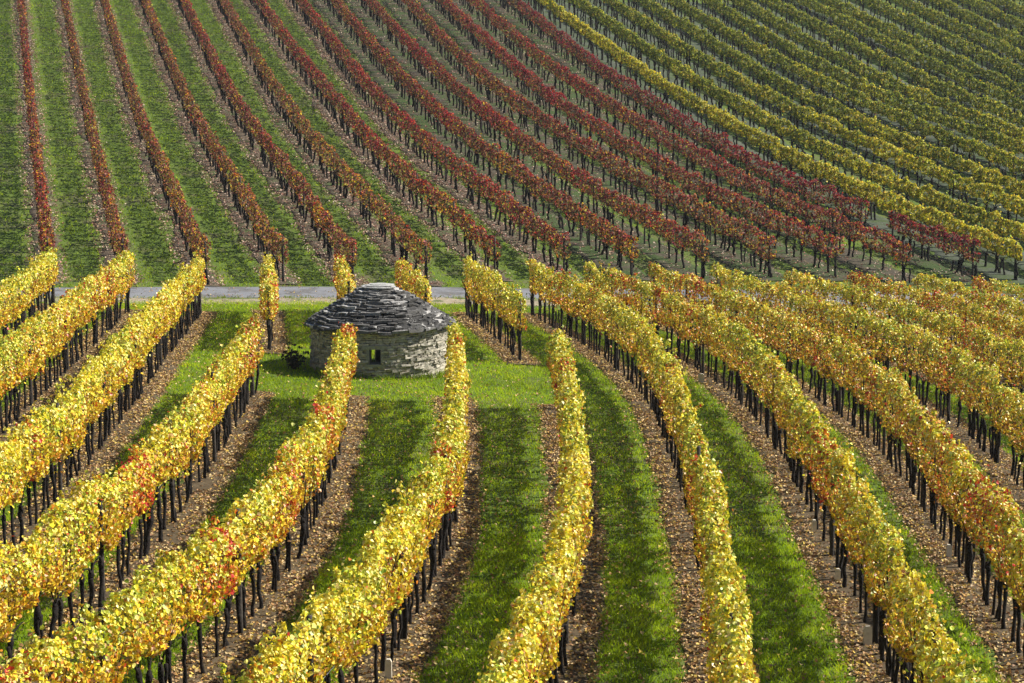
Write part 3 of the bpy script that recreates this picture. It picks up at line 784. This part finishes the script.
def litter(key, y0, y1, hw, per_m, size, pal, sd_):
    n = int(per_m*abs(y1-y0)); y = rng.uniform(y0, y1, n); x = row_x(key, y) + rng.uniform(-1, 1, n)*hw + rng.normal(0, .07, n)
    keep = vnoise(x, y, .35, sd_)*.6 + vnoise(x, y, 1.3, sd_+1)*.5 + rng.random(n)*.5 > .64; x, y = x[keep], y[keep]; n = len(x)
    LP.append(np.stack([x, y, ground_z(x, y) + .035 + rng.random(n)*.015], 1)); LS.append(size*rng.uniform(.6, 1.25, n)); LC.append(pal[rng.integers(0, len(pal), n)]*np.exp(rng.normal(0, .18, (n, 1))))
    LN.append(unit(np.stack([rng.normal(0, .38, n), rng.normal(0, .38, n), np.ones(n)], 1)))


for k, y0, y1 in SEG:
    ym = (y0+y1)/2 if y1 - y0 > 30 else y1
    litter(k, y0 - .4, y1 + .3, .46, 430, .054, LPAL, 31)
for i, (k, y0, y1, kind, _, _) in enumerate(FAR):
    if kind != 'g': litter(k, y0, min(y1, 142), .66 if i < 8 else .9, 150 if i < 8 else 70, .08, LPF, 33)
# a few leaves lying on the grass
n = 15000; y = rng.uniform(15, 66, n); x = rng.uniform(-.30, .30, n)*y
LP.append(np.stack([x, y, ground_z(x, y) + .05], 1)); LS.append(.062*rng.uniform(.6, 1.2, n)); LC.append(LPAL[rng.integers(0, 8, n)]); LN.append(unit(np.stack([rng.normal(0, .4, n), rng.normal(0, .4, n), np.ones(n)], 1)))
P = np.concatenate(LP); N = np.concatenate(LN); Sz = np.concatenate(LS); Cc = np.concatenate(LC)
fl = put('fallen_leaves', leaves_mesh('fallen_leaves', P, N, rng.normal(0, 1, (len(P), 3)), Sz, np.clip(Cc, 0, .8), M_LITTER, False, .3)); tag(fl, 'brown and tan fallen leaves lying under the vine rows', 'leaves', kind='stuff')


def off_strip(x, y):
    d = np.full(len(x), 9.)
    for k, y0, y1 in SEG:
        m = (y > y0 - .45) & (y < y1 + .3); d = np.where(m, np.minimum(d, np.abs(x - row_x(k, y))), d)
    return d


GP, GH, GC, GW = [], [], [], []


def grass_patch(n, ylo, yhi, xl, h, w, test, tint):
    y = np.sqrt(rng.uniform(ylo**2, yhi**2, n)); x = rng.uniform(-xl, xl, n)*y
    m = test(x, y); x, y = x[m], y[m]; n = len(x)
    cl = vnoise(x, y, .55, 51)*.6 + vnoise(x, y, .17, 52)*.6
    GP.append(np.stack([x, y, ground_z(x, y) - .005], 1)); GH.append(h*(.45 + .75*cl)*rng.uniform(.7, 1.25, n)); GW.append(np.full(n, w))
    big = vnoise(x, y, 1.6, 53)[:, None]
    c = (np.array([.17, .31, .006])*(1 - cl[:, None]) + np.array([.42, .56, .014])*cl[:, None])*(.74 + .5*big)
    dry = rng.random(n) < .05; c[dry] = [.20, .17, .07]
    GC.append(c*np.exp(rng.normal(0, .16, (n, 1)))*np.array(tint))


hutd = lambda x, y: np.hypot(x - HX, y - HY) > (R_W + .02)*1.03
roady = lambda x: np.interp(x, tx, ty)
grass_patch(210000, 14, 31, .29, .085, .013, lambda x, y: off_strip(x, y) > .44 + rng.normal(0, .03, len(x)), (1, 1, 1))
grass_patch(330000, 31, 63.5, .275, .075, .018, lambda x, y: (off_strip(x, y) > .44 + rng.normal(0, .03, len(x))) & hutd(x, y) & (y < roady(x) - 1.2 + rng.normal(0, .25, len(x))), (1.05, 1.02, 1))

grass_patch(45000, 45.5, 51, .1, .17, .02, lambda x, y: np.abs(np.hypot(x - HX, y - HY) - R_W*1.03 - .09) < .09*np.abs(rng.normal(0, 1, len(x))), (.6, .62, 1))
grass_patch(60000, 56, 72, .275, .11, .03, lambda x, y: np.abs(y - roady(x) + .12) < .16*np.abs(rng.normal(0, 1, len(x))), (.8, .72, 1))


def far_alley(x, y):
    d = np.full(len(x), 9.)
    for i, (k, y0, y1, kind, _, _) in enumerate(FAR):
        if kind == 'g': continue
        m = (y > y0 - .3) & (y < y1); hw = .46 if i < 8 else .80
        d = np.where(m, np.minimum(d, np.abs(x - row_x(k, y))/hw), d)
    lim = 1.0 + rng.normal(0, .12, len(x))
    return (y > roady(x) + 2.6) & (d > lim) & (x < row_x('g01', y) - 1) & (rng.random(len(x)) < np.interp(x - row_x('f08', y), [-3, 6], [1, .45]))


grass_patch(230000, 63, 142, .275, .075, .045, far_alley, (.82, .80, .9))
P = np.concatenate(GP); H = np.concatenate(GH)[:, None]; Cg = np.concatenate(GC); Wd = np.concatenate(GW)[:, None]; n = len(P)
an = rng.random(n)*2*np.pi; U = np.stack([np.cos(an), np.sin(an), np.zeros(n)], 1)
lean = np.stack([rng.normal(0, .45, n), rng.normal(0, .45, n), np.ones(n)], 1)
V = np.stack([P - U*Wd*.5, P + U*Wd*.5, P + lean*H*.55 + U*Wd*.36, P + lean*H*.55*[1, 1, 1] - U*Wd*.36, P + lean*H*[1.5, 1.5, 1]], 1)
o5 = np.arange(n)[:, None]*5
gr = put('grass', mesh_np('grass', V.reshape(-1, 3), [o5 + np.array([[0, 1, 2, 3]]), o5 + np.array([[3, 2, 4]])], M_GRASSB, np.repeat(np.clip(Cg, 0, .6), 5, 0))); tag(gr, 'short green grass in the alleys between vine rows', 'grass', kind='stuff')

# ------------------------------------------------------------------ thin autumn air
hz, nt, p, out = new_mat('autumn_air'); nt.nodes.remove(p)
pv = nt.nodes.new('ShaderNodeVolumePrincipled'); pv.inputs['Color'].default_value = (.86, .92, 1., 1); pv.inputs['Density'].default_value = .0002; pv.inputs['Anisotropy'].default_value = .3
nt.links.new(pv.outputs[0], out.inputs['Volume'])
zlo = float(GZ.min()) - 1; X0, X1, Y0_, Y1_, Z1 = -175., 175., -62., 345., float(GZ.max()) + 6
V = np.array([(x, y, z) for z in (zlo, Z1) for x, y in ((X0, Y0_), (X1, Y0_), (X1, Y1_), (X0, Y1_))])
hb = put('haze', mesh_np('haze', V, [np.array([(0, 3, 2, 1), (4, 5, 6, 7), (0, 1, 5, 4), (1, 2, 6, 5), (2, 3, 7, 6), (3, 0, 4, 7)])], hz)); tag(hb, kind='stuff')
